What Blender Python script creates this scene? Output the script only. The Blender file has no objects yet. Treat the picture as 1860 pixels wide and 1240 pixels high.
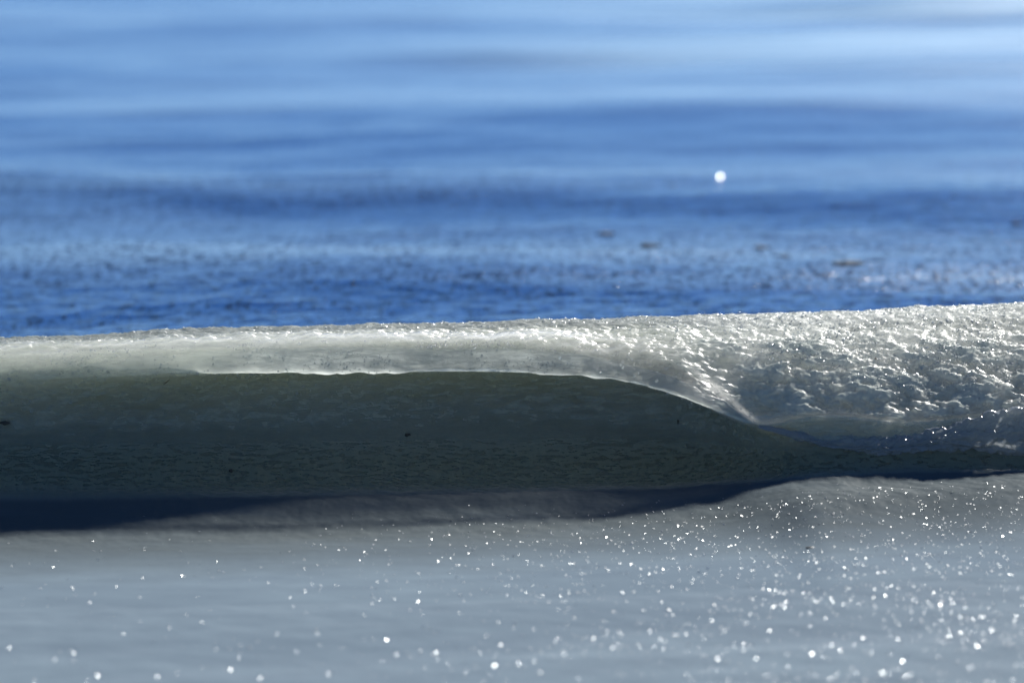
import bpy, math, random
import numpy as np
from mathutils import Vector, Matrix

random.seed(7); RNG = np.random.default_rng(11)
SC = bpy.context.scene
COL = SC.collection

# ------------------------------------------------------------------ camera
CAM_H, PITCH, ROLL, LENS = 1.6, math.radians(7.0), math.radians(0.45), 137.0
cam_d = bpy.data.cameras.new('camera'); cam = bpy.data.objects.new('camera', cam_d); COL.objects.link(cam)
cam_d.lens = LENS; cam_d.sensor_width = 36.0; cam_d.clip_end = 5000; cam_d.clip_start = 0.1
cam_d.dof.use_dof = True; cam_d.dof.focus_distance = 11.78; cam_d.dof.aperture_fstop = 1.8
fwd = Vector((0, math.cos(PITCH), -math.sin(PITCH)))
rgt = Vector((1, 0, 0)); up = rgt.cross(fwd)
R2 = Matrix.Rotation(ROLL, 3, fwd); rgt = R2 @ rgt; up = R2 @ up
cam.matrix_world = Matrix(((rgt.x, up.x, -fwd.x, 0), (rgt.y, up.y, -fwd.y, 0), (rgt.z, up.z, -fwd.z, CAM_H), (0, 0, 0, 1)))
SC.camera = cam
CAMP = Vector((0, 0, CAM_H))
FPX = 1860 * LENS / 36.0

def ray(px, py):
    return fwd + rgt * ((px - 930) / FPX) - up * ((py - 620) / FPX)
def at_depth(px, py, Y):
    d = ray(px, py); return CAMP + d * (Y / d.y)
def at_z(px, py, z):
    d = ray(px, py); return CAMP + d * ((z - CAM_H) / d.z)

# ------------------------------------------------------------------ light
SUN_EL, SUN_AZ = math.radians(33), math.radians(27)     # azimuth from straight ahead towards the right
SUN = Vector((math.sin(SUN_AZ) * math.cos(SUN_EL), math.cos(SUN_AZ) * math.cos(SUN_EL), math.sin(SUN_EL)))
world = bpy.data.worlds.new('World'); SC.world = world; world.use_nodes = True
wn = world.node_tree.nodes; wl = world.node_tree.links; wn.clear()
sky = wn.new('ShaderNodeTexSky'); sky.sky_type = 'NISHITA'; sky.sun_disc = False
sky.sun_elevation = SUN_EL; sky.sun_rotation = SUN_AZ
sky.air_density = 0.7; sky.dust_density = 0.0; sky.ozone_density = 8.0; sky.altitude = 0
bg = wn.new('ShaderNodeBackground'); bg.inputs['Strength'].default_value = 0.06
wo = wn.new('ShaderNodeOutputWorld')
wl.new(sky.outputs[0], bg.inputs[0]); wl.new(bg.outputs[0], wo.inputs[0])
sun_d = bpy.data.lights.new('sun', 'SUN'); sun_d.energy = 5.0; sun_d.angle = math.radians(4.0); sun_d.color = (1.0, 0.96, 0.9)
sun = bpy.data.objects.new('sun', sun_d); COL.objects.link(sun)
sun.rotation_euler = SUN.to_track_quat('Z', 'Y').to_euler(); sun.location = SUN * 40
vs = SC.view_settings; vs.view_transform = 'Standard'; vs.look = 'None'; vs.exposure = 1.0; vs.gamma = 1.0
SC.cycles.max_bounces = 12; SC.cycles.volume_bounces = 5; SC.cycles.transparent_max_bounces = 24; SC.cycles.use_denoising = True
SC.cycles.sample_clamp_indirect = 6.0

# ------------------------------------------------------------------ numeric helpers
_perm = np.random.default_rng(3).permutation(256); _perm = np.concatenate([_perm, _perm, _perm])
def perlin(x, y):
    x = np.asarray(x, float); y = np.asarray(y, float)
    xi = np.floor(x).astype(int); yi = np.floor(y).astype(int); xf = x - xi; yf = y - yi
    xi &= 255; yi &= 255
    u = xf * xf * xf * (xf * (xf * 6 - 15) + 10); v = yf * yf * yf * (yf * (yf * 6 - 15) + 10)
    def g(ix, iy, fx, fy):
        h = _perm[_perm[ix & 255] + (iy & 255)] / 256.0 * 2 * np.pi
        return np.cos(h) * fx + np.sin(h) * fy
    a = g(xi, yi, xf, yf); b = g(xi + 1, yi, xf - 1, yf); c = g(xi, yi + 1, xf, yf - 1); d = g(xi + 1, yi + 1, xf - 1, yf - 1)
    return ((a + u * (b - a)) * (1 - v) + (c + u * (d - c)) * v) * 1.5
def fbm(x, y, o=4, ga=0.5):
    s = 0; a = 1
    for k in range(o):
        s = s + a * perlin(x + 17.3 * k, y - 9.1 * k); x = x * 2.03; y = y * 2.03; a *= ga
    return s
def sstep(a, b, x):
    t = np.clip((x - a) / (b - a), 0, 1); return t * t * (3 - 2 * t)
def pchip(xk, yk, x):
    xk = np.asarray(xk, float); yk = np.asarray(yk, float)
    h = np.diff(xk); dl = np.diff(yk) / h; m = np.zeros(len(xk))
    for i in range(1, len(xk) - 1):
        if dl[i-1] * dl[i] > 0:
            w1 = 2 * h[i] + h[i-1]; w2 = h[i] + 2 * h[i-1]
            m[i] = (w1 + w2) / (w1 / dl[i-1] + w2 / dl[i])
    m[0] = dl[0]; m[-1] = dl[-1]
    i = np.clip(np.searchsorted(xk, x) - 1, 0, len(xk) - 2); t = (x - xk[i]) / h[i]
    return ((2*t**3 - 3*t**2 + 1) * yk[i] + (t**3 - 2*t**2 + t) * h[i] * m[i] + (-2*t**3 + 3*t**2) * yk[i+1] + (t**3 - t**2) * h[i] * m[i+1])

# ------------------------------------------------------------------ object helpers
def link_mesh(name, V, F, mat, parent=None, smooth=True):
    me = bpy.data.meshes.new(name)
    me.from_pydata([tuple(v) for v in V] if not isinstance(V, list) else V, [], F)
    me.update()
    if smooth: me.polygons.foreach_set('use_smooth', [True] * len(me.polygons))
    me.materials.append(mat)
    o = bpy.data.objects.new(name, me); COL.objects.link(o)
    if parent: o.parent = parent
    return o
def grid_mesh(name, G, mat, parent=None, attrs=None, closed=None, wrap=False):
    """G: (rows, cols, 3) sheet; closed = z of a flat bottom, which makes the sheet a solid."""
    nr, nc, _ = G.shape
    V = G.reshape(-1, 3)
    i = np.arange(nr - 1)[:, None] * nc + np.arange(nc - 1)[None, :]
    Q = np.stack([i, i + 1, i + nc + 1, i + nc], -1).reshape(-1, 4)
    n0 = len(V)
    if wrap:       # last row joins the first, ends capped: a closed tube
        a = np.arange(nc - 1); l = (nr - 1) * nc
        Q = np.concatenate([Q, np.stack([l + a, l + a + 1, a + 1, a], -1)])
        k = np.arange(nr // 2); o_ = nr - 1 - k
        for c_, fl in ((0, 1), (nc - 1, -1)):
            q = np.stack([k[:-1] * nc + c_, k[1:] * nc + c_, o_[1:] * nc + c_, o_[:-1] * nc + c_], -1)[:, ::fl]
            Q = np.concatenate([Q, q])
    if closed is not None:
        # boundary loop dropped to a flat bottom
        loop = np.concatenate([np.arange(nc), np.arange(1, nr) * nc + nc - 1, (nr - 1) * nc + np.arange(nc - 2, -1, -1), np.arange(nr - 2, 0, -1) * nc])
        B = V[loop].copy(); B[:, 2] = closed
        V = np.concatenate([V, B])
        k = len(loop); j = np.arange(k); jn = (j + 1) % k
        Q = np.concatenate([Q, np.stack([loop[jn], loop[j], n0 + j, n0 + jn], -1)])
    me = bpy.data.meshes.new(name)
    nv, nq = len(V), len(Q)
    me.vertices.add(nv); me.vertices.foreach_set('co', V.astype(np.float32).ravel())
    extra = 1 if closed is not None else 0
    me.loops.add(nq * 4 + (len(V) - n0)); me.polygons.add(nq + extra)
    li = Q.ravel()
    st = np.arange(nq) * 4
    if extra:
        li = np.concatenate([li, np.arange(n0, len(V))[::-1]]); st = np.append(st, nq * 4)
    me.loops.foreach_set('vertex_index', li.astype(np.int32))
    me.polygons.foreach_set('loop_start', st.astype(np.int32))
    me.update(calc_edges=True); me.validate()
    me.polygons.foreach_set('use_smooth', np.ones(len(me.polygons), bool))
    for an, av in (attrs or {}).items():
        a = me.attributes.new(an, 'FLOAT', 'POINT')
        av = np.concatenate([av.ravel(), np.zeros(len(V) - n0)]).astype(np.float32)
        a.data.foreach_set('value', av)
    me.materials.append(mat)
    o = bpy.data.objects.new(name, me); COL.objects.link(o)
    if parent: o.parent = parent
    return o
def tag(o, label=None, cat=None, group=None, kind=None):
    if label: o['label'] = label
    if cat: o['category'] = cat
    if group: o['group'] = group
    if kind: o['kind'] = kind
    return o
def normals_of(G):
    du = np.gradient(G, axis=1); dv = np.gradient(G, axis=0)
    n = np.cross(du, dv); n /= np.linalg.norm(n, axis=-1, keepdims=True) + 1e-12
    return n

# ------------------------------------------------------------------ materials
class NT:
    def __init__(s, name):
        s.m = bpy.data.materials.new(name); s.m.use_nodes = True; s.t = s.m.node_tree; s.t.nodes.clear()
        s.out = s.n('ShaderNodeOutputMaterial')
    def n(s, t, **kw):
        x = s.t.nodes.new(t)
        for k, v in kw.items(): setattr(x, k, v)
        return x
    def l(s, a, b): s.t.links.new(a, b)
    def coords(s, scale=(1, 1, 1), rot=(0, 0, 0)):
        tc = s.n('ShaderNodeTexCoord'); mp = s.n('ShaderNodeMapping'); mp.inputs['Scale'].default_value = scale; mp.inputs['Rotation'].default_value = rot
        s.l(tc.outputs['Object'], mp.inputs[0]); return mp.outputs[0]
    def noise(s, vec, scale, detail=4, rough=0.5, dist=0):
        x = s.n('ShaderNodeTexNoise'); x.inputs['Scale'].default_value = scale; x.inputs['Detail'].default_value = detail
        x.inputs['Roughness'].default_value = rough; x.inputs['Distortion'].default_value = dist
        s.l(vec, x.inputs['Vector']); return x.outputs['Fac']
    def ramp(s, fac, a, b, ca=(0, 0, 0, 1), cb=(1, 1, 1, 1)):
        r = s.n('ShaderNodeValToRGB'); e = r.color_ramp.elements
        e[0].position = a; e[1].position = b; e[0].color = ca; e[1].color = cb
        s.l(fac, r.inputs[0]); return r.outputs[0]
    def math(s, op, a, b=None, c=None):
        x = s.n('ShaderNodeMath', operation=op)
        for i, v in enumerate((a, b, c)):
            if v is None: continue
            if isinstance(v, (int, float)): x.inputs[i].default_value = v
            else: s.l(v, x.inputs[i])
        return x.outputs[0]
    def mix(s, fac, a, b):
        x = s.n('ShaderNodeMix', data_type='RGBA')
        for sock, v in ((x.inputs[0], fac), (x.inputs[6], a), (x.inputs[7], b)):
            if isinstance(v, (tuple, float, int)): sock.default_value = v
            else: s.l(v, sock)
        return x.outputs[2]
    def attr(s, name):
        a = s.n('ShaderNodeAttribute', attribute_name=name); return a.outputs['Fac']
    def bump(s, h, strength, dist, prev=None):
        b = s.n('ShaderNodeBump'); b.inputs['Strength'].default_value = strength; b.inputs['Distance'].default_value = dist
        s.l(h, b.inputs['Height'])
        if prev: s.l(prev, b.inputs['Normal'])
        return b.outputs[0]
    def bsdf(s, **kw):
        p = s.n('ShaderNodeBsdfPrincipled'); s.l(p.outputs[0], s.out.inputs[0])
        for k, v in kw.items():
            k = k.replace('_', ' ')
            if hasattr(v, 'is_linked') or isinstance(v, bpy.types.NodeSocket): s.l(v, p.inputs[k])
            else: p.inputs[k].default_value = v
        return p

def slush_water(name, vcol, dens, aniso, is_lip):
    """Cloudy slush water: a clear glossy skin, a torn film of slush on it and a scattering volume inside."""
    t = NT(name)
    c = t.coords(); cs = t.coords((0.45, 1.0, 1.6))
    n1 = t.noise(cs, 38, 5, 0.6); n2 = t.noise(c, 170, 3, 0.6); n3 = t.noise(cs, 11, 3, 0.5, 0.4)
    mott = t.math('MULTIPLY', t.ramp(n1, 0.30, 0.75), t.ramp(n3, 0.25, 0.80))
    col = t.mix(n2, (0.52, 0.58, 0.47, 1), (0.76, 0.80, 0.70, 1))
    b2 = t.bump(n2, 0.35, 0.0022, t.bump(n1, 0.35, 0.012))
    if is_lip:
        grain = t.attr('grain'); lump = t.attr('lump'); plate = t.attr('plate')
        amt = t.math('ADD', 0.02, t.math('MULTIPLY', mott, 0.20))
        amt = t.math('MAXIMUM', amt, t.math('MULTIPLY', grain, t.math('ADD', 0.45, t.math('MULTIPLY', t.ramp(n1, 0.3, 0.7), 0.45))))
        amt = t.math('MAXIMUM', amt, t.math('MULTIPLY', lump, 0.9))
        amt = t.math('MAXIMUM', amt, t.math('MULTIPLY', plate, t.math('ADD', 0.58, t.math('MULTIPLY', mott, 0.42))))
        col = t.mix(t.math('MULTIPLY', grain, 0.9), col, (0.22, 0.25, 0.25, 1)); col = t.mix(t.math('MULTIPLY', lump, 0.7), col, (0.60, 0.65, 0.60, 1)); col = t.mix(plate, col, (0.91, 0.97, 0.93, 1))  # crest zone painted darker for the shaded sides of its grains, lip front whitened
        nrm = b2; rough = t.math('ADD', 0.24, t.math('MULTIPLY', t.math('MAXIMUM', grain, lump), 0.36)); tfac = t.math('ADD', 0.5, t.math('MULTIPLY', plate, 0.4)); gfac = t.math('SUBTRACT', 1.0, t.math('MULTIPLY', t.math('MAXIMUM', grain, lump), 0.92))
    else:
        film = t.attr('film'); apron = t.attr('apron')
        fh = t.noise(t.coords((0.32, 0.6, 1.5)), 75, 4, 0.62); fz = t.noise(t.coords((0.3, 1, 1)), 4, 3, 0.5)
        hole = t.math('MULTIPLY', t.ramp(t.math('ADD', fh, t.math('MULTIPLY', t.math('SUBTRACT', fz, 0.5), 0.25)), 0.50, 0.60), film)
        hole = t.math('MULTIPLY', hole, t.math('SUBTRACT', 1.0, apron))
        amt = t.math('MULTIPLY', t.math('ADD', 0.04, t.math('MULTIPLY', t.ramp(n1, 0.25, 0.8), 0.60)), t.math('SUBTRACT', 1.0, film))
        amt = t.math('MAXIMUM', amt, t.math('MULTIPLY', film, 0.75))
        amt = t.math('MULTIPLY', amt, t.math('SUBTRACT', 1.0, t.math('MULTIPLY', hole, 0.92)))
        amt = t.math('MAXIMUM', amt, t.ramp(t.math('ADD', apron, t.math('MULTIPLY', t.math('SUBTRACT', fz, 0.5), 0.3)), 0.1, 0.85))
        col = t.mix(film, col, (0.34, 0.36, 0.26, 1)); col = t.mix(apron, col, slush_colour(t)[0])
        kb = t.math('SUBTRACT', 1.0, t.math('MULTIPLY', apron, 0.85)); b2 = t.bump(n2, 0.35, 0.0022, t.bump(n1, 0.35, 0.012))
        for nd in t.t.nodes:
            if nd.type == 'BUMP': t.l(t.math('MULTIPLY', kb, nd.inputs['Strength'].default_value), nd.inputs['Strength'])
        nrm = t.bump(t.math('SUBTRACT', 1.0, hole), 0.5, 0.004, b2)
        rough = t.math('ADD', 0.22, t.math('MULTIPLY', apron, 0.28)); tfac = t.math('MULTIPLY', 0.5, t.math('SUBTRACT', 1.0, apron))
        gfac = t.math('SUBTRACT', 1.0, t.math('MULTIPLY', t.math('MAXIMUM', apron, t.math('MULTIPLY', film, 0.6)), 0.96))
    dif = t.n('ShaderNodeBsdfDiffuse'); tr = t.n('ShaderNodeBsdfTranslucent'); tp = t.n('ShaderNodeBsdfTransparent'); gl = t.n('ShaderNodeBsdfGlossy')
    for d in (dif, tr): t.l(col, d.inputs['Color']); t.l(nrm, d.inputs['Normal'])
    if isinstance(rough, float): gl.inputs['Roughness'].default_value = rough
    else: t.l(rough, gl.inputs['Roughness'])
    t.l(nrm, gl.inputs['Normal'])
    m1 = t.n('ShaderNodeMixShader'); t.l(tfac, m1.inputs[0]); t.l(dif.outputs[0], m1.inputs[1]); t.l(tr.outputs[0], m1.inputs[2])
    m2 = t.n('ShaderNodeMixShader'); t.l(amt, m2.inputs[0]); t.l(tp.outputs[0], m2.inputs[1]); t.l(m1.outputs[0], m2.inputs[2])
    fr = t.n('ShaderNodeFresnel'); fr.inputs['IOR'].default_value = 1.33; t.l(nrm, fr.inputs['Normal'])
    geo = t.n('ShaderNodeNewGeometry')
    ff = t.math('MULTIPLY', fr.outputs[0], t.math('SUBTRACT', 1.0, geo.outputs['Backfacing']))
    if gfac: ff = t.math('MULTIPLY', ff, gfac)
    m3 = t.n('ShaderNodeMixShader'); t.l(ff, m3.inputs[0]); t.l(m2.outputs[0], m3.inputs[1]); t.l(gl.outputs[0], m3.inputs[2])
    t.l(m3.outputs[0], t.out.inputs['Surface'])
    vol = t.n('ShaderNodeVolumePrincipled'); vol.inputs['Color'].default_value = vcol
    vol.inputs['Density'].default_value = dens; vol.inputs['Anisotropy'].default_value = aniso
    t.l(vol.outputs[0], t.out.inputs['Volume'])
    return t.m
def slush_colour(t):
    c = t.coords((0.5, 1, 1)); n1 = t.noise(c, 9, 5, 0.6); n3 = t.noise(t.coords((0.35, 1, 1), (0, 0, -0.2)), 2.2, 3, 0.5)
    col = t.mix(t.ramp(n1, 0.35, 0.7), (0.118, 0.157, 0.190, 1), (0.145, 0.192, 0.226, 1))
    col = t.mix(t.math('MULTIPLY', t.ramp(n3, 0.42, 0.62), 0.45), col, (0.100, 0.136, 0.170, 1))
    nw = t.noise(t.coords((0.35, 1, 1)), 8, 4, 0.6)
    wet_shade = t.math('ADD', t.attr('wet_shade'), t.math('MULTIPLY', t.math('SUBTRACT', nw, 0.5), 0.45))
    wet_shade = t.math('MULTIPLY', t.ramp(wet_shade, 0.0, 1.0), t.ramp(t.attr('wet_shade'), 0.0, 0.1))
    return t.mix(wet_shade, col, (0.072, 0.087, 0.092, 1)), n1  # clear water painted darker towards the wave, giving its shadow a soft end
def fore_material():
    t = NT('foreground_slush')
    col, n1 = slush_colour(t); n2 = t.noise(t.coords((0.5, 1, 1)), 60, 4, 0.6)
    b2 = t.bump(n2, 0.12, 0.003, t.bump(n1, 0.12, 0.012))
    dif = t.n('ShaderNodeBsdfDiffuse'); t.l(col, dif.inputs['Color']); t.l(b2, dif.inputs['Normal'])
    gl = t.n('ShaderNodeBsdfGlossy'); gl.inputs['Roughness'].default_value = 0.5; t.l(b2, gl.inputs['Normal'])
    fr = t.n('ShaderNodeFresnel'); fr.inputs['IOR'].default_value = 1.14
    m = t.n('ShaderNodeMixShader'); t.l(t.math('MULTIPLY', fr.outputs[0], 0.08), m.inputs[0]); t.l(dif.outputs[0], m.inputs[1]); t.l(gl.outputs[0], m.inputs[2])
    t.l(m.outputs[0], t.out.inputs['Surface']); return t.m
def sea_material():
    t = NT('sea_water')
    c = t.coords((0.7, 1, 1)); cw = t.coords((0.16, 0.8, 1), (0, 0, -0.18))
    n1 = t.noise(t.coords((1.0, 0.28, 1)), 36, 4, 0.62); n2 = t.noise(c, 110, 2, 0.6); n0 = t.noise(c, 7, 3, 0.55); n3 = t.noise(cw, 0.42, 5, 0.58, 0.5)
    slush = t.math('MULTIPLY', t.ramp(n3, 0.44, 0.62), 0.5)
    slush = t.math('MAXIMUM', slush, t.math('MULTIPLY', t.attr('sky_sheen'), t.math('ADD', 0.35, t.math('MULTIPLY', t.ramp(n3, 0.35, 0.6), 0.6))))  # slush patches joined with the painted reflection of the low sky
    col = t.mix(slush, (0.006, 0.042, 0.155, 1), (0.24, 0.40, 0.52, 1))
    spot = t.math('MULTIPLY', t.ramp(n1, 0.47, 0.60), t.attr('near')); col = t.mix(spot, col, (0.001, 0.006, 0.022, 1))
    b0 = t.bump(n0, 0.2, 0.03); b1 = t.bump(n1, 0.8, 0.012, b0); b2 = t.bump(n2, 0.4, 0.003, b1)
    t.bsdf(Base_Color=col, Roughness=t.mix(slush, (0.14,)*3 + (1,), (0.34,)*3 + (1,)), IOR=1.33, Normal=b2, Specular_IOR_Level=t.mix(spot, (0.5,)*3 + (1,), (0.12,)*3 + (1,)))
    return t.m
def glint_material(name, rough, clear, tint):
    """clear ice: shiny skin over a mostly see-through body with a little milkiness"""
    t = NT(name); n = t.noise(t.coords(), 300, 2)
    tp = t.n('ShaderNodeBsdfTransparent'); tp.inputs[0].default_value = (0.94, 0.96, 0.96, 1)
    di = t.n('ShaderNodeBsdfDiffuse'); tr = t.n('ShaderNodeBsdfTranslucent'); col = t.mix(n, tint, tuple(x * .8 for x in tint[:3]) + (1,))
    t.l(col, di.inputs[0]); t.l(col, tr.inputs[0])
    gl = t.n('ShaderNodeBsdfGlossy'); gl.inputs['Roughness'].default_value = rough
    m0 = t.n('ShaderNodeMixShader'); m0.inputs[0].default_value = .5; t.l(di.outputs[0], m0.inputs[1]); t.l(tr.outputs[0], m0.inputs[2])
    m1 = t.n('ShaderNodeMixShader'); m1.inputs[0].default_value = 1 - clear; t.l(tp.outputs[0], m1.inputs[1]); t.l(m0.outputs[0], m1.inputs[2])
    fr = t.n('ShaderNodeFresnel'); fr.inputs['IOR'].default_value = 1.31
    m2 = t.n('ShaderNodeMixShader'); t.l(fr.outputs[0], m2.inputs[0]); t.l(m1.outputs[0], m2.inputs[1]); t.l(gl.outputs[0], m2.inputs[2])
    t.l(m2.outputs[0], t.out.inputs[0]); return t.m
def ice_material(name, rough=0.22, col=(0.80, 0.86, 0.88, 1), trans=0.35):
    t = NT(name)
    n = t.noise(t.coords(), 90, 2)
    t.bsdf(Base_Color=t.mix(n, col, tuple(x * 0.85 for x in col[:3]) + (1,)), Roughness=rough, IOR=1.31, Transmission_Weight=trans)
    return t.m
def plain(name, col, rough, sc=60):
    t = NT(name); n = t.noise(t.coords(), sc, 4)
    t.bsdf(Base_Color=t.mix(n, tuple(x * 0.6 for x in col) + (1,), tuple(min(1, x * 1.3) for x in col) + (1,)), Roughness=rough, Normal=t.bump(n, 0.5, 0.004))
    return t.m
M_WAVE = slush_water('slush_wave_water', (0.84, 0.872, 0.785, 1), 26.0, 0.6, False)
M_LIP = slush_water('whitened_slush', (0.987, 0.997, 0.991, 1), 11.0, 0.55, True)  # lip slush whitened against the body, so light through it glows more
M_FORE = fore_material(); M_SEA = sea_material()
M_ICE = glint_material('clear_ice', 0.26, 0.5, (0.75, 0.8, 0.8, 1)); M_BEAD = glint_material('bead_ice', 0.14, 0.8, (0.9, 0.94, 0.92, 1))
M_GRAIN = glint_material('grain_ice', 0.37, 0.85, (0.6, 0.66, 0.7, 1))
M_SPLASH = glint_material('clear_icy_water', 0.15, 0.45, (0.55, 0.60, 0.64, 1))
M_WEED = plain('dark_weed', (0.02, 0.018, 0.012), 0.5); M_TWIG = plain('brown_stem', (0.06, 0.04, 0.02), 0.6)
M_CLUMP = plain('slush_clump', (0.10, 0.125, 0.15), 0.9, 40); M_SAND = plain('wet_sand', (0.20, 0.165, 0.12), 0.7, 20)

# ------------------------------------------------------------------ the breaking wave: profile stations read from the photograph
def crest_depth(px): return 12.0 + 0.20 * (px - 930) / FPX * 12.0
# rows: C crest, R top slush, E1 shoulder of the lip, E2 lip edge, U hollow under the lip, F1..F3 face, T1..T3 trough
# (photo y, offset from the crest in depth) for C..F3; (photo y, height) for T1..T3
ST = [
 (-900, [(640,0),(650,-.09),(664,-.16),(712,-.22),(732,-.22),(750,-.22),(770,-.22),(830,-.25),(885,-.35)], [(940,-.25),(985,-.285),(1030,-.30)]),
 (0,    [(612,0),(622,-.09),(638,-.16),(690,-.22),(710,-.22),(730,-.22),(750,-.22),(810,-.25),(868,-.35)], [(920,-.25),(965,-.285),(1012,-.30)]),
 (300,  [(599,0),(610,-.11),(630,-.20),(684,-.26),(690,-.235),(712,-.215),(745,-.20),(808,-.23),(868,-.34)], [(915,-.25),(960,-.285),(1008,-.30)]),
 (600,  [(590,0),(602,-.13),(623,-.25),(677,-.32),(655,-.25),(665,-.18),(735,-.15),(803,-.20),(866,-.33)], [(910,-.255),(952,-.29),(1003,-.30)]),
 (850,  [(584,0),(598,-.15),(622,-.29),(675,-.36),(640,-.275),(626,-.15),(722,-.08),(800,-.15),(864,-.31)], [(905,-.26),(946,-.29),(1000,-.30)]),
 (1050, [(580,0),(598,-.16),(638,-.33),(681,-.40),(652,-.315),(628,-.18),(724,-.10),(800,-.15),(862,-.31)], [(900,-.26),(938,-.29),(993,-.30)]),
 (1200, [(576,0),(602,-.20),(672,-.42),(707,-.48),(684,-.40),(656,-.27),(738,-.16),(802,-.19),(860,-.33)], [(895,-.255),(930,-.28),(985,-.295)]),
 (1300, [(573,0),(608,-.24),(717,-.52),(745,-.57),(728,-.48),(722,-.39),(768,-.29),(808,-.31),(852,-.42)], [(887,-.245),(922,-.27),(975,-.29)]),
 (1390, [(570,0),(612,-.28),(752,-.58),(774,-.61),(779,-.58),(785,-.55),(793,-.53),(815,-.54),(848,-.60)], [(880,-.223),(914,-.245),(966,-.28)]),
 (1500, [(565,0),(616,-.31),(742,-.61),(757,-.64),(772,-.66),(782,-.67),(792,-.68),(812,-.69),(842,-.73)], [(872,-.21),(905,-.222),(957,-.260)]),
 (1650, [(557,0),(616,-.33),(756,-.64),(766,-.66),(776,-.68),(784,-.69),(792,-.70),(810,-.72),(838,-.76)], [(864,-.212),(896,-.224),(946,-.260)]),
 (1860, [(547,0),(610,-.33),(738,-.64),(748,-.66),(760,-.68),(773,-.70),(786,-.71),(812,-.74),(838,-.78)], [(860,-.205),(888,-.217),(932,-.248)]),
 (2760, [(510,0),(572,-.33),(700,-.64),(712,-.66),(726,-.68),(739,-.70),(752,-.71),(780,-.74),(806,-.78)], [(828,-.205),(858,-.217),(902,-.248)]),
]
SX = [s[0] for s in ST]
def station_points(px, tabs):
    pts = []
    Yc = crest_depth(px)
    C = at_depth(px, tabs[0][0], Yc)
    lf = float(1 - sstep(250, 850, px))       # the unbroken left part is a thinner ridge
    pts.append(Vector((C.x, Yc + 2.0, -0.60))); pts.append(Vector((C.x, Yc + 1.3, -0.20 - .08 * lf)))
    pts.append(Vector((C.x, Yc + .55 - .1 * lf, C.z - 0.14 - .12 * lf))); pts.append(Vector((C.x, Yc + .16 - .03 * lf, C.z - 0.04 - .04 * lf)))
    for k in range(9): pts.append(at_depth(px, tabs[k][0], Yc + tabs[k][1]))
    for k in range(9, 12): pts.append(at_z(px, tabs[k][0], tabs[k][1]))
    T3 = pts[-1]
    pts.append(Vector((T3.x, T3.y - .75, .3 * T3.z - .7 * .298))); pts.append(Vector((T3.x, T3.y - 1.7, -.335)))
    return pts
NU = 900
PX = np.linspace(-880, 2740, NU)
# denser columns inside the photograph
PX = np.concatenate([np.linspace(-880, -60, 110, endpoint=False), np.linspace(-60, 1920, 760, endpoint=False), np.linspace(1920, 2740, 110)]); NU = len(PX)
tab = np.zeros((12, 2, NU))
for k in range(12):
    for c in range(2):
        vals = [(s[1] + s[2])[k][c] for s in ST]
        tab[k, c] = pchip(SX, vals, PX)
KP = np.array([[list(p) for p in station_points(PX[j], tab[:, :, j])] for j in range(NU)])   # (NU, rows, 3)
NK = KP.shape[1]
SEG = [5, 10, 16, 24, 40, 60, 44, 20, 24, 30, 44, 44, 40, 40, 30, 24, 6]     # B0 B1 B2 B3 C R E1 E2 U1 U2 F1 F2 F3 T1 T2 T3 T4 T5
rows = []; vpar = []
def cr(p0, p1, p2, p3, t):
    # centripetal-like Catmull-Rom with limited tangents
    d1 = np.linalg.norm(p2 - p1, axis=-1, keepdims=True) + 1e-9
    d0 = np.linalg.norm(p1 - p0, axis=-1, keepdims=True) + 1e-9
    d2 = np.linalg.norm(p3 - p2, axis=-1, keepdims=True) + 1e-9
    m1 = ((p1 - p0) / d0 * d1 + (p2 - p1) / d1 * d0) / (d0 + d1) * d1
    m2 = ((p2 - p1) / d1 * d2 + (p3 - p2) / d2 * d1) / (d1 + d2) * d1
    return (2*t**3 - 3*t**2 + 1) * p1 + (t**3 - 2*t**2 + t) * m1 + (-2*t**3 + 3*t**2) * p2 + (t**3 - t**2) * m2
for k in range(NK - 1):
    p0 = KP[:, max(k-1, 0)]; p1 = KP[:, k]; p2 = KP[:, k+1]; p3 = KP[:, min(k+2, NK-1)]
    if k == 0: p0 = 2 * p1 - p2
    if k == NK - 2: p3 = 2 * p2 - p1
    n = SEG[k]
    for i in range(n):
        rows.append(cr(p0, p1, p2, p3, i / n)); vpar.append(k + i / n)
rows.append(KP[:, -1]); vpar.append(NK - 1)
G = np.array(rows)[:, ::-1]        # rows x cols (right to left, so the faces look outwards)
PXr = PX[::-1]; VP = np.array(vpar)
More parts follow.
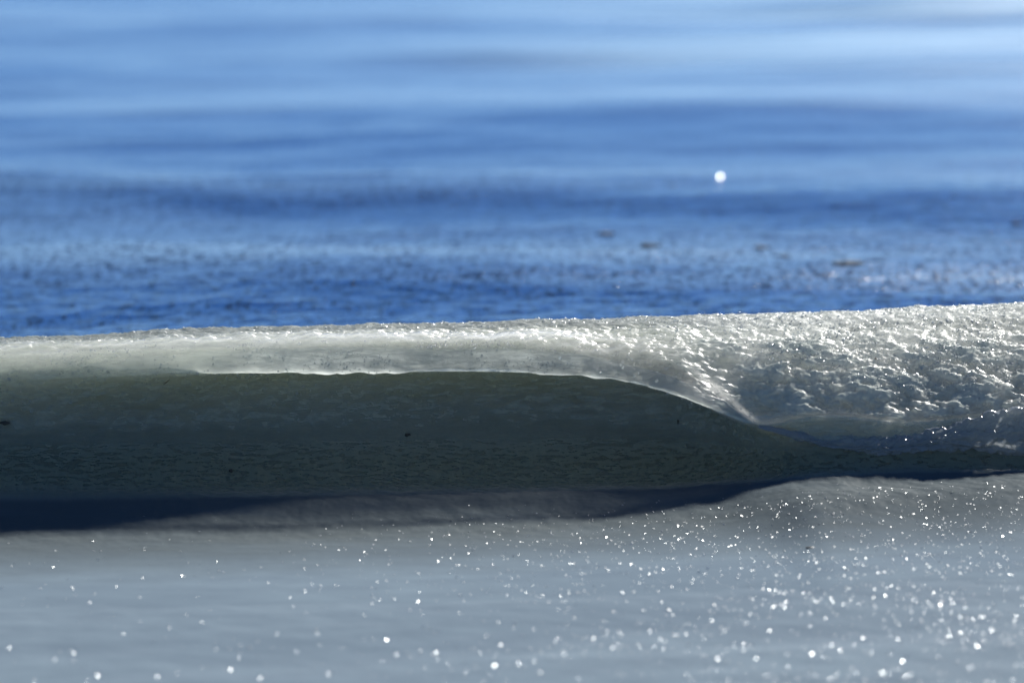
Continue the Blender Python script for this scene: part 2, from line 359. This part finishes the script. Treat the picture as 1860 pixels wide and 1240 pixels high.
def wave_displace(G):
    N = normals_of(G)
    v = VP[:, None] * np.ones((1, NU)); px = PXr[None, :] * np.ones((len(VP), 1))
    # arc length along the profile, so that noise is not stretched
    s = np.concatenate([np.zeros((1, NU)), np.cumsum(np.linalg.norm(np.diff(G, axis=0), axis=-1), axis=0)]); s = s - s[np.searchsorted(VP, 4.0)][None, :]
    x = G[..., 0]
    right = sstep(1050, 1450, px + 90 * perlin(x * 2, s * 3))
    top = sstep(2.5, 3.8, v) * (1 - sstep(5.4, 6.1, v)) * (1 - right) + right * sstep(2.5, 3.8, v) * (1 - sstep(6.0, 7.0, v))
    curt = right * sstep(4.6, 5.2, v) * (1 - sstep(6.0, 6.9, v))
    face = sstep(6.0, 7.0, v) * (1 - sstep(14, 15, v))
    low = sstep(10.6, 11.8, v) * (1 - sstep(15, 16, v))
    d = np.zeros_like(v)
    d += 0.010 * fbm(x * 1.7, G[..., 2] * 3, 3) * sstep(2, 4, v) * (1 - sstep(11, 13, v))
    d += top * (0.0042 * fbm(x * 26 + s * 9, s * 38 - x * 9, 4, 0.6) + 0.004 * fbm(x * 9, s * 12, 2))
    # broken curtain: slanting lumps running down to the right
    xr = x * 0.80 + s * 0.60; sr = s * 0.80 - x * 0.45
    big = fbm(xr * 7 + 3, sr * 15, 4, 0.6); ridge = 1 - 2 * np.abs(fbm(xr * 13, sr * 24, 3, .6))
    d += curt * (0.0058 * big + 0.0026 * ridge)
    lump = np.clip(curt * (0.62 + 0.6 * big + 0.25 * ridge), 0, 1)
    yz = G[..., 1] * .5 - G[..., 2]
    d += face * 0.0024 * fbm(x * 14, yz * 24, 4, 0.55)
    d += low * (1 - 0.85 * sstep(12.3, 13.3, v)) * (0.0035 * fbm(x * 16 + 5, yz * 50, 4, 0.6))
    # ragged lip edge
    lip = np.exp(-((v - 7.0) / 0.45) ** 2)
    d += np.exp(-((v - 5.9) / 0.5) ** 2) * 0.007 * fbm(x * 5 + 2, x * 1.1 + s * 6, 3)
    d += lip * 0.010 * fbm(x * 7, x * 0.3, 3) * (1 - 0.4 * right)
    return G + N * d[..., None], s, np.clip(top * (1 - .75 * curt) * (1 - 0.95 * sstep(4.7, 5.3, v) * (1 - right)) * (1 - .15 * right), 0, 1), lump
G0 = G
G, SARC, GRAIN, LUMP = wave_displace(G0)
NW = normals_of(G)
# the body under the thrown lip: profile rows C..E2 set inside, with a hollow behind the lip in the middle
hollow = sstep(260, 860, PX) * (1 - sstep(1120, 1390, PX)); rgt_ = sstep(1080, 1300, PX)
KB = KP.copy(); C = KP[:, 4].copy()
ins = np.stack([0.02 + 0.02 * rgt_, 0.03 + 0.03 * rgt_, 0.024 + 0.03 * rgt_, 0.0 * PX], -1)       # C, R, E1, E2
KB[:, 3, 2] -= 0.02
for q, k in enumerate((4, 5, 6, 7)):
    KB[:, k, 1] += ins[:, q] * (0.3 if q < 2 else 0.8); KB[:, k, 2] -= ins[:, q] * (1.0 if q < 2 else 0.6)
HOL = [(0.02, -0.020), (-0.05, -0.040), (-0.088, -0.062), (-0.110, -0.09), (-0.116, -0.125), (-0.105, -0.165)]     # C, R, E1, E2, U1, U2 relative to the crest
for q, k in enumerate((4, 5, 6, 7, 8, 9)):
    T = C.copy(); T[:, 1] += HOL[q][0]; T[:, 2] += HOL[q][1]
    KB[:, k] = KB[:, k] * (1 - hollow[:, None]) + T * hollow[:, None]
def rows_from(K):
    rows = []
    for k in range(NK - 1):
        p0 = K[:, max(k-1, 0)]; p1 = K[:, k]; p2 = K[:, k+1]; p3 = K[:, min(k+2, NK-1)]
        if k == 0: p0 = 2 * p1 - p2
        if k == NK - 2: p3 = 2 * p2 - p1
        for i in range(SEG[k]): rows.append(cr(p0, p1, p2, p3, i / SEG[k]))
    rows.append(K[:, -1]); return np.array(rows)[:, ::-1]
GB0 = rows_from(KB)
GB = GB0 + (G - G0) * (sstep(7.2, 8.5, VP) + (1 - sstep(1.8, 2.3, VP)))[:, None, None]
def project(P):
    D = P - np.array(CAMP); f = D @ np.array(fwd)
    return 930 + (D @ np.array(rgt)) / f * FPX, 620 - (D @ np.array(up)) / f * FPX, f
# fade line on the ground (x, y): clear water on the wave side, its colour darkened to soften the wave's shadow edge; slush on the near side
_sw = np.array([list(at_z(s_[0], s_[2][1][0] + 2, s_[2][1][1]))[:2] for s_ in ST]); _sn = np.array([list(at_z(s_[0], s_[2][1][0] + 115, s_[2][2][1]))[:2] for s_ in ST])
def wet_shade_at(P):
    a = np.interp(P[..., 0], _sw[:, 0], _sw[:, 1]); b = np.interp(P[..., 0], _sn[:, 0], _sn[:, 1])
    return sstep(0, 1, (P[..., 1] - b) / (a - b))
film = (sstep(10.2, 11.6, VP) * (1 - 0.6 * sstep(12.2, 13.2, VP)))[:, None] * np.ones((1, NU))
apron = sstep(12.0, 12.9, VP)[:, None] * np.ones((1, NU))
wet_shade = wet_shade_at(GB)
# the lip: a sheet of whiter slush from behind the crest down to its ragged edge
ia, ib = np.searchsorted(VP, 2.3), np.searchsorted(VP, 7.0)
LV = VP[ia:ib + 1]; N0 = normals_of(G0)[ia:ib + 1]
hr = hollow[::-1][None, :]
sink = (0.010 * (1 - sstep(2.3, 2.8, LV)))[:, None] + 0.005 * sstep(6.6, 7.0, LV)[:, None] * (1 - hr)
LO = G[ia:ib + 1] - N0 * sink[..., None]
th = np.interp(LV, [2.3, 4.0, 5.0, 6.0, 6.6, 7.0], [0.004, 0.009, 0.012, 0.009, 0.011, 0.008])
LI = LO - N0 * (th[:, None] * (1 + 2.4 * sstep(1150, 1420, PXr)[None, :] * sstep(3.5, 4.5, LV)[:, None] * (1 - sstep(6.5, 7.0, LV))[:, None]))[..., None]
tip = (LO[-1:] + LI[-1:]) / 2 + (LO[-1:] - LO[-3:-2]) * 0.6
LG = np.concatenate([LO, tip, LI[::-1]])
zc = np.zeros((len(LG) - len(LO), NU))
plate = (sstep(6.0, 6.35, LV))[:, None] * (1 - sstep(1330, 1400, PXr))[None, :] * (0.35 + 0.65 * sstep(0, 700, PXr))[None, :]  # lip front coloured near white to strengthen the glow of transmitted sun

wave = bpy.data.objects.new('breaking_wave', None); COL.objects.link(wave)
wave.location = (0, 11.5, -0.3)
tag(wave, 'slushy grey-green wave curling over, pale glowing lip above its dark hollow face', 'wave')
def own(o, parent):
    o.parent = parent; o.matrix_parent_inverse = Matrix.Translation(-Vector(parent.location)); return o
body = own(grid_mesh('wave_body', GB, M_WAVE, None, {'film': film, 'apron': apron, 'wet_shade': wet_shade}, closed=-0.75), wave)
lip = own(grid_mesh('lip', LG, M_LIP, None, {'grain': np.concatenate([GRAIN[ia:ib + 1], zc]), 'lump': np.concatenate([LUMP[ia:ib + 1], zc]), 'plate': np.concatenate([plate, zc])}, wrap=True), wave)
lip['label'] = 'pale sunlit lip of slush thrown forward and falling at its right end'

# ------------------------------------------------------------------ foreground slush and the sea beyond
def fore_sheet():
    px = np.concatenate([np.linspace(-2400, -60, 60, endpoint=False), np.linspace(-60, 1920, 420, endpoint=False), np.linspace(1920, 4300, 60)])
    n = len(px); pc = np.clip(px, -880, 2740)
    t2y = pchip(SX, [s[2][1][0] for s in ST], pc); t2z = pchip(SX, [s[2][1][1] for s in ST], pc)
    t3y = pchip(SX, [s[2][2][0] for s in ST], pc); t3z = pchip(SX, [s[2][2][1] for s in ST], pc)
    keys = []
    for j in range(n):
        a = at_z(px[j], t2y[j], t2z[j]); b = at_z(px[j], t3y[j], t3z[j]); ex = px[j]
        z4 = .3 * b.z - .7 * .298
        keys.append([(b.x, b.y, b.z - 0.05), (b.x, b.y - .40, .6 * b.z + .4 * z4 - 0.014), (b.x, b.y - .72, z4 - 0.001), (b.x, b.y - 1.3, -0.297), (b.x, 8.4, -0.30), (b.x, 6.0, -0.28), (b.x, 3.0, -0.20)])
    K = np.array(keys); rows = []
    for k, m in enumerate([8, 30, 60, 110, 60, 20]):
        p0 = K[:, max(k-1, 0)]; p1 = K[:, k]; p2 = K[:, k+1]; p3 = K[:, min(k+2, 6)]
        if k == 0: p0 = 2 * p1 - p2
        if k == 5: p3 = 2 * p2 - p1
        for i in range(m): rows.append(cr(p0, p1, p2, p3, i / m))
    rows.append(K[:, -1])
    F = np.array(rows)[:, ::-1]
    x, y = F[..., 0], F[..., 1]
    calm = sstep(0.8, 1.8, y[0:1] - y)
    F[..., 2] += calm * 0.016 * fbm(x * 0.7 - y * .3 + 4, y * 1.3 - x * .3, 3) + 0.0016 * fbm(x * 6, y * 7, 3, .5)
    return F
FG = fore_sheet()
fore = grid_mesh('slush_water', FG, M_FORE, None, {'wet_shade': wet_shade_at(FG)}, closed=-0.8); tag(fore, 'grey-blue slush water spread across the foreground', 'water', kind='structure')

def sea_sheet():
    ys = [0.5]
    while ys[-1] < 900:
        ys.append(ys[-1] + (0.02 if ys[-1] < 6 else min(0.02 * (ys[-1] / 6) ** 1.15, 12)))
    ys = np.array(ys)
    xs = np.linspace(-1, 1, 260)
    Y0 = 12.0 + ys[:, None] * np.ones((1, 260))
    W = (3.2 + (Y0 - 12) * 1.2)
    X = xs[None, :] * W * -1
    Yo = Y0 + 0.2 * X / (1 + (Y0 - 12) * 0.05)
    q = Y0 + 1.3 * fbm(X * 0.16, Y0 * 0.12, 3); amp = np.clip(0.75 + 0.9 * fbm(X * 0.14 + 9, Y0 * 0.2, 2), 0.1, 1.6)       # wobbling crest lines
    Z = np.zeros_like(Yo) - 0.13
    for (c, h, wf, wb) in [(16.9, .05, .7, .9), (20.2, .09, 1.3, 1.5), (26.0, .12, 2.0, 2.2), (33.5, .15, 2.4, 3.0), (42, .2, 3, 4)]:
        d = q - c; Z = Z + h * amp * np.where(d < 0, np.exp(-(d / wf) ** 2), np.exp(-(d / wb) ** 2))
    far = sstep(45, 70, Y0)
    Z = Z + far * 0.15 * np.sin(q * 0.6) + 0.02 * fbm(X * .5, Y0 * .9, 3)
    near = 1 - sstep(15, 24, Y0)
    Z = Z + (0.3 + 0.7 * near) * 0.007 * fbm(X * 8, Y0 * 9, 3, .55)
    Z = Z - 0.05 * (1 - sstep(12.5, 13.4, Y0))
    w = fbm(X * 0.10 + 3, Y0 * 0.22, 4)
    sky_sheen = 1.0 * sstep(20, 33, Y0 + 7 * w + 0.7 * X) * (0.30 + 0.70 * sstep(-6, 6, X)) * (1 - 0.6 * sstep(60, 200, Y0))  # low sky's reflection put into the colour: paler far out and to the right
    return np.stack([X, Yo, Z], -1)[::-1], sky_sheen[::-1], (1 - 0.9 * sstep(15, 28, Y0))[::-1]
SG, SKY_SHEEN, NEAR = sea_sheet()
sea = grid_mesh('sea', SG, M_SEA, None, {'sky_sheen': SKY_SHEEN, 'near': NEAR}); tag(sea, 'blue sea with low swells behind the wave', 'sea', kind='structure')

# sand that the photographer stands on
bx = np.linspace(30, -30, 40); by = np.linspace(5.2, -60, 60)
BX, BY = np.meshgrid(bx, by[::-1]); BZ = -0.45 + (5.2 - BY) * 0.075 + 0.03 * fbm(BX * .6, BY * .6, 3); BZ = np.minimum(BZ, 2.2 + 0.1 * fbm(BX * .2, BY * .2))
beach = grid_mesh('beach', np.stack([BX, BY, BZ], -1), M_SAND); tag(beach, 'sandy beach sloping up from the water', 'beach', kind='structure')


# ------------------------------------------------------------------ picking points on the built surfaces
WX, WY, WD = project(G.reshape(-1, 3)); WN = NW.reshape(-1, 3); WP = G.reshape(-1, 3)
def pick_wave(px, py):
    d2 = (WX - px) ** 2 + (WY - py) ** 2
    c = np.where(d2 < 25)[0]
    if len(c) == 0: c = np.array([np.argmin(d2)])
    near = c[WD[c] < WD[c].min() + 0.03]
    i = near[np.argmin(d2[near])]
    return Vector(WP[i]), Vector(WN[i])
FP = np.concatenate([FG.reshape(-1, 3), GB[VP > 13].reshape(-1, 3)]); FX, FY, FD = project(FP)
def pick_fore(px, py):
    d2 = (FX - px) ** 2 + (FY - py) ** 2; c = np.where(d2 < 60)[0]
    if len(c) == 0: return Vector(FP[np.argmin(d2)])
    hi = FP[c, 2].max(); c = c[FP[c, 2] > hi - 0.012]
    return Vector(FP[c[np.argmin(d2[c])]])
SX_, SY_, SD_ = project(SG.reshape(-1, 3)); SP = SG.reshape(-1, 3)
def pick_sea(px, py):
    d2 = (SX_ - px) ** 2 + (SY_ - py) ** 2; c = np.argsort(d2)[:6]
    return Vector(SP[c[np.argmin(SD_[c])]])

# ------------------------------------------------------------------ scattered ice: grains, beads
CHIP_V = np.array([(1, 0, 0), (.35, .9, 0), (-.8, .55, 0), (-.75, -.6, 0), (.3, -.95, 0), (.1, .05, .38), (-.05, 0, -.38)])
CHIP_F = [(k, (k + 1) % 5, 5) for k in range(5)] + [((k + 1) % 5, k, 6) for k in range(5)]
def rand_rot(n, tilt):
    """random frames whose z axis leans from +Z by a normal spread"""
    az = RNG.uniform(0, 2 * np.pi, n); ti = np.abs(RNG.normal(0, tilt, n))
    z = np.stack([np.sin(ti) * np.cos(az), np.sin(ti) * np.sin(az), np.cos(ti)], -1)
    a = RNG.normal(size=(n, 3)); x = np.cross(a, z); x /= np.linalg.norm(x, axis=1, keepdims=True); y = np.cross(z, x)
    return np.stack([x, y, z], -1)
def scatter(name, P, size, shapeV, shapeF, mat, tilt=0.6, jitter=0.25, smooth=False):
    n = len(P); k = len(shapeV)
    R = rand_rot(n, tilt)
    V = shapeV[None] * (1 + RNG.normal(0, jitter, (n, k, 1)) if jitter else 1) * np.asarray(size).reshape(-1, 1, 1)
    V = np.einsum('nij,nkj->nki', R, V) + np.asarray(P)[:, None, :]
    F = (np.array(shapeF)[None] + (np.arange(n) * k)[:, None, None]).reshape(-1, 3)
    me = bpy.data.meshes.new(name); me.vertices.add(n * k); me.vertices.foreach_set('co', V.astype(np.float32).ravel())
    me.loops.add(F.size); me.polygons.add(len(F)); me.loops.foreach_set('vertex_index', F.ravel().astype(np.int32))
    me.polygons.foreach_set('loop_start', (np.arange(len(F)) * 3).astype(np.int32)); me.update(calc_edges=True)
    me.polygons.foreach_set('use_smooth', np.full(len(F), smooth))
    me.materials.append(mat); o = bpy.data.objects.new(name, me); COL.objects.link(o); return o
def sample_grid(Gr, W, n):
    """n random points on the sheet, weights W per vertex (times area)"""
    du = np.linalg.norm(np.gradient(Gr, axis=1), axis=-1); dv = np.linalg.norm(np.gradient(Gr, axis=0), axis=-1)
    w = (W * du * dv).ravel(); i = RNG.choice(w.size, n, p=w / w.sum())
    P = Gr.reshape(-1, 3)[i]; nr, nc = Gr.shape[:2]
    a = np.clip(i // nc, 0, nr - 2); b = np.clip(i % nc, 0, nc - 2)
    u = RNG.uniform(0, 1, (n, 1)); v = RNG.uniform(0, 1, (n, 1))
    return Gr[a, b] * (1 - u) * (1 - v) + Gr[a + 1, b] * v * (1 - u) + Gr[a, b + 1] * u * (1 - v) + Gr[a + 1, b + 1] * u * v, i
vv = VP[:, None] * np.ones((1, NU)); pp = PXr[None, :] * np.ones((len(VP), 1))
inx = sstep(-400, -60, pp) * (1 - sstep(1900, 2300, pp))
rt = sstep(900, 1700, pp)
dens = inx * (sstep(3.6, 3.95, vv) * (1 - sstep(4.5 + 0.9 * rt, 5.2 + 0.8 * rt, vv))) * (0.35 + 0.65 * rt) * (0.4 + sstep(-.3, .5, fbm(pp * .012, vv * 4, 3)))
P, idx = sample_grid(G, dens, 8000)
sz = np.clip(RNG.lognormal(math.log(0.0026), 0.35, len(P)), 0.0013, 0.006)
tag(own(scatter('ice_grains', P + NW.reshape(-1, 3)[idx] * 0.0006, sz, CHIP_V, CHIP_F, M_ICE, 0.6), wave), 'glittering ice grains along the crest', kind='stuff')
# round beads riding on the lip and the upper face
ico = None
def icosphere(sub=1):
    import bmesh
    bm = bmesh.new(); bmesh.ops.create_icosphere(bm, subdivisions=sub, radius=1.0); bm.verts.ensure_lookup_table()
    V = np.array([v.co[:] for v in bm.verts]); F = [tuple(v.index for v in f.verts) for f in bm.faces]; bm.free(); return V, F
IV, IF = icosphere(2)
dens = inx * sstep(5.6, 6.2, vv) * (1 - sstep(7.6, 10.9, vv)) * (1 - sstep(1000, 1420, pp)) * sstep(-.25, .45, fbm(pp * .010, vv * 1.6, 3)) + 0.0002
dens *= sstep(5.5, 6.0, vv) * (1 - sstep(11, 12, vv))
P, idx = sample_grid(G, dens, 1300)
sz = np.clip(RNG.lognormal(math.log(0.0022), 0.35, len(P)), 0.0012, 0.0065)
tag(own(scatter('ice_beads', P + NW.reshape(-1, 3)[idx] * sz[:, None] * 0.35, sz, IV, IF, M_BEAD, 0.5, 0.0, True), wave), 'tiny clear ice beads on the lip and face', kind='stuff')
# grains over the foreground slush
fx, fy = FG[..., 0], FG[..., 1]
dens = sstep(7.6, 8.4, fy) * (np.abs(fx) < 2.6) * (0.06 + 0.94 * sstep(-1.0, 1.6, fx)) * (0.5 + sstep(-.3, .5, fbm(fx * 2, fy * 2, 3)))
P, idx = sample_grid(FG, dens, 10000)
sz = np.clip(RNG.lognormal(math.log(0.0021), 0.38, len(P)), 0.0011, 0.007)
wq = (sstep(13.1, 14.4, vv) * (1 - sstep(15.9, 16.0, vv))) * inx * (0.06 + 0.94 * sstep(250, 1850, pp)); P2, i2 = sample_grid(GB, wq, 2800)
P = np.concatenate([P, P2]); sz = np.concatenate([sz, RNG.choice(sz, len(P2))])
tag(scatter('loose_ice_grains', P + np.array((0, 0, 0.0008)), sz, CHIP_V, CHIP_F, M_GRAIN, 0.5), 'fine loose ice grains strewn over the foreground slush', 'ice', kind='stuff')

# ------------------------------------------------------------------ single ice crystals that catch the sun
def plate_mesh(name, sides, mat, thick=0.3, seed=0):
    rg = random.Random(seed)
    rad = [1 + rg.uniform(-.22, .22) for _ in range(sides)]
    V = []
    for z, k in ((-thick, .8), (0.0, 1.0), (thick * .6, .86)):
        for i in range(sides):
            a = 2 * math.pi * (i + .15 * rg.uniform(-1, 1)) / sides; V.append((k * rad[i] * math.cos(a), k * rad[i] * math.sin(a), z))
    F = [tuple(range(sides))[::-1], tuple(range(2 * sides, 3 * sides))]
    for L in range(2):
        for i in range(sides): j = (i + 1) % sides; F.append((L * sides + i, L * sides + j, (L + 1) * sides + j, (L + 1) * sides + i))
    me = bpy.data.meshes.new(name); me.from_pydata(V, [], F); me.update(); me.materials.append(mat); return me
PLATES = [plate_mesh('ice_crystal', n, M_GRAIN, .28, n * 7) for n in (5, 6, 6, 7)]
def crystal(p, size, off, name='ice_crystal', mesh=None):
    """a flat crystal lying so that the sun glints off it, leaning off by a few degrees"""
    view = (CAMP - p).normalized(); h = (view + SUN).normalized()
    h = (h + Vector([random.gauss(0, off) for _ in range(3)])).normalized()
    o = bpy.data.objects.new(name, mesh or random.choice(PLATES)); COL.objects.link(o)
    q = h.to_track_quat('Z', 'Y'); o.rotation_euler = (q @ Matrix.Rotation(random.uniform(0, 6.28), 3, 'Z').to_quaternion()).to_euler()
    o.location = p + Vector((0, 0, size * 0.45)); o.scale = (size, size, size); return o
RIGHT = [(344,270),(602,232),(693,285),(465,438),(90,438),(648,332),(943,267),(932,375),(1028,408),(1167,348),(1300,257),(1330,398),(1488,353),(1600,308),(1785,267),(1732,120),(1312,128),(1503,200),(1595,378),(1353,483),(1532,472),(1558,515),(1494,545),(1595,545),(1702,560),(1824,571),(1746,611),(1688,668),(1570,657),(1415,724),(1348,760),(1430,778),(1300,693),(1092,696),(1278,634),(1398,643),(1164,662),(996,767),(750,712),(777,681),(637,622),(540,641),(502,610),(523,774),(633,772),(845,658),(932,610),(777,612),(186,696),(28,728),(946,526),(991,526),(914,457),(955,463),(1200,515),(1157,525),(1138,565),(878,495),(500,402),(548,390),(542,506),(113,484),(400,470),(385,511),(590,553),(1152,715),(1658,746),(1833,512),(1814,410)]
LEFT = [(355,773),(575,782),(648,765),(836,753),(945,782),(1190,768),(1400,643),(1157,622),(1010,624),(762,617),(617,600),(520,462),(516,422),(423,448),(662,412),(195,380),(268,456),(36,671),(203,718),(272,694),(1522,502),(1640,485),(1590,355),(1570,279),(1258,316),(1324,325),(1402,318),(1527,685),(1818,663),(1436,695),(1590,712),(1373,436),(1814,580),(127,795)]
BRIGHT = {(344,270),(602,232),(1488,353),(1785,267),(1353,483),(1558,515),(1688,668),(1415,724),(1348,760),(1278,634),(1092,696),(750,712),(1400,643),(355,773),(1522,502),(1818,663),(836,753),(1590,355),(1570,279)}
for lst, ox in ((RIGHT, 930), (LEFT, 0)):
    for q in lst:
        p = pick_fore(ox + q[0] / 2, 840 + q[1] / 2)
        b = q in BRIGHT
        o = crystal(p, 0.0032 if b else 0.0022, 0.05 if b else 0.10)
        gx, gy = ox + q[0] / 2, 840 + q[1] / 2
        tag(o, '%s ice crystal glinting on the foreground slush, %s, %s' % ('brilliant' if b else 'faint',
            'just in front of the wave' if gy < 975 else 'midway to the near edge' if gy < 1105 else 'close to the near edge',
            'left third' if gx < 620 else 'middle third' if gx < 1240 else 'right third'), 'ice crystal', 'glinting crystals on the foreground slush')
o = crystal(at_z(1309, 322, pick_sea(1309, 322).z), 0.0095, 0.0, 'ice_crystal', PLATES[1])
tag(o, 'lone ice crystal flashing bright white on the blue sea behind the wave', 'ice crystal')

# ------------------------------------------------------------------ floating slush clumps behind the wave
def clump(px, py, w, h, label, seed):
    rg = np.random.default_rng(seed); p = pick_sea(px, py); k = p.y / FPX
    V, F = icosphere(4)
    ofs = seed * 3.1
    n = fbm(V[:, 0] * 1.6 + ofs, V[:, 1] * 1.6 + V[:, 2], 4, .6); n2 = fbm(V[:, 0] * 5 + ofs, V[:, 2] * 5 + V[:, 1] * 3, 3, .6)
    V = V * (1 + 0.45 * n + 0.18 * n2)[:, None]
    V = V * np.array([w * k * 0.42, w * k * 0.34, h * k * 0.28])
    o = link_mesh('slush_clump', V, F, M_CLUMP); o.location = p + Vector((0, 0, h * k * 0.02)); o.rotation_euler = (0, 0, rg.uniform(-.3, .3))
    tag(o, label, 'slush clump', 'slush clumps floating behind the wave')
clump(1172, 440, 46, 14, 'largest brownish slush clump floating on the sea behind the wave', 1)
clump(1095, 421, 34, 8, 'thin dark slush clump floating just left of and beyond the largest clump', 2)
clump(1540, 471, 62, 9, 'long low slush clump floating nearest the wave crest, right of centre', 3)
clump(1424, 457, 26, 8, 'small slush clump floating between the long low clump and the largest one', 4)
clump(1385, 447, 34, 6, 'flat thin slush streak floating left of the small clump', 5)
clump(1845, 400, 22, 8, 'small dark slush clump floating at the right edge of the photo', 6)

# ------------------------------------------------------------------ specks of weed carried by the wave
def flake(px, py, w, h, ang, label, seed, mat=None, pick=pick_wave, name='seaweed_fleck'):
    r_ = pick(px, py); p, nrm = r_ if isinstance(r_, tuple) else (r_, Vector((0, 0, 1)))
    k = p.y / FPX; V, F = icosphere(3)
    n = fbm(V[:, 0] * 1.3 + seed * 5.3, V[:, 1] * 1.3 + V[:, 2] * .8, 3, .6)
    V = V * (1 + 0.55 * n)[:, None] * np.array([w * k * .5, 0.0016, h * k * .5])
    c, s_ = math.cos(ang), math.sin(ang)
    V = np.stack([V[:, 0] * c - V[:, 2] * s_, V[:, 1], V[:, 0] * s_ + V[:, 2] * c], -1)
    o = link_mesh(name, V, F, mat or M_WEED); o.location = p + nrm * 0.001 + (CAMP - p).normalized() * 0.002
    o.rotation_euler = (math.atan2(nrm.z, -nrm.y) * -1.0 if nrm.y < -.05 else -1.35, 0, 0)
    tag(o, label, 'seaweed'); return o
flake(9, 768, 17, 7, 0.05, 'dark weed fleck on the wave face at the left edge of the photo', 1)
flake(420, 855, 6, 11, 0.1, 'upright dark weed fleck low on the left of the wave face', 2)
flake(740, 790, 10, 6, 0.3, 'small dark weed fleck halfway up the wave face, below the lip', 3)
flake(1232, 766, 3, 9, 0.0, 'thin dark upright weed fleck under the descending right end of the lip', 4)
flake(1590, 652, 4, 4, 0.4, 'tiny greenish fleck on the rough broken slope right of the lip', 5, M_TWIG)
flake(1470, 995, 16, 5, -0.1, 'blurred dark weed fleck lying on the foreground slush', 6, None, pick_fore)
def twig():
    a, na = pick_wave(297, 698); b, nb = pick_wave(311, 687)
    a = a + (CAMP - a).normalized() * .003; b = b + (CAMP - b).normalized() * .003
    mid = (a + b) / 2 + Vector((0.002, -0.003, -0.001)); V = []; F = []
    ax = (b - a).normalized(); u = ax.orthogonal().normalized(); w = ax.cross(u); N = 9
    for i in range(N):
        t = i / (N - 1); c = a * (1 - t) ** 2 + mid * 2 * t * (1 - t) + b * t * t; rad = 0.0011 * (0.35 + 0.9 * math.sin(math.pi * min(1, .15 + t * .8)))
        for j in range(6): an = j * math.pi / 3; V.append(c + (u * math.cos(an) + w * math.sin(an)) * rad)
    for i in range(N - 1):
        for j in range(6): F.append((i * 6 + j, i * 6 + (j + 1) % 6, i * 6 + 6 + (j + 1) % 6, i * 6 + 6 + j))
    F.append(tuple(range(5, -1, -1))); F.append(tuple(range((N - 1) * 6, N * 6)))
    o = link_mesh('grass_stem', [tuple(v - a) for v in V], F, M_TWIG); o.location = a
    tag(o, 'short brown stem stuck slantwise to the pale band of the lip on the left', 'stem')
twig()

# ------------------------------------------------------------------ churned ridge where the fallen lip meets the trough
def splash():
    xs = np.linspace(1378, 2735, 700)
    ty = np.interp(xs, [1378, 1440, 1500, 1560, 1620, 1680, 1740, 1800, 1860, 2100, 2500, 2735], [771, 782, 790, 795, 796, 784, 768, 752, 742, 728, 748, 772])
    by_ = np.interp(xs, [1378, 1440, 1500, 1600, 1700, 1800, 1860, 2100, 2500, 2735], [776, 796, 812, 822, 818, 820, 826, 816, 798, 778])
    rows = []
    NR = 60
    off = np.interp(xs, [1378, 1440, 1600, 1860, 2100], [-.58, -.64, -.68, -.69, -.69])
    out = np.interp(xs, [1378, 1440, 1600, 1860, 2100], [.004, .015, .03, .045, .045])
    for i in range(NR):
        t = i / (NR - 1); row = []
        for j, x in enumerate(xs):
            py = ty[j] * (1 - t) + by_[j] * t
            d = off[j] - out[j] * math.sin(math.pi * (0.05 + 0.75 * t)) * 1.2 - 0.03 * t + (0.05 if i == 0 else 0) + (0.06 if i == NR - 1 else 0)
            row.append(list(at_depth(x, py, crest_depth(x) + d)))
        rows.append(row)
    S = np.array(rows)[:, ::-1]
    N = normals_of(S); x = S[..., 0]; v = np.linspace(0, .13, NR)[:, None] * np.ones((1, len(xs)))
    k = np.interp(xs[::-1], [1378, 1450, 1600, 2100], [.15, .6, 1, 1])[None, :]
    rdg = (1 - 2 * np.abs(fbm(x * 9 + v * 6, v * 16 - x * 3, 4, .6)))
    d = k * (0.012 * fbm(x * 5, v * 9, 3) + 0.009 * rdg + 0.004 * fbm(x * 40, v * 40, 3, .6))
    return grid_mesh('splash_ridge', S + N * d[..., None], M_SPLASH)
sp = own(splash(), wave); sp['label'] = 'bluish churned ridge of clear icy water at the foot of the broken lip'
print('TRIS', sum(len(o.data.polygons) for o in bpy.data.objects if o.type == 'MESH'))
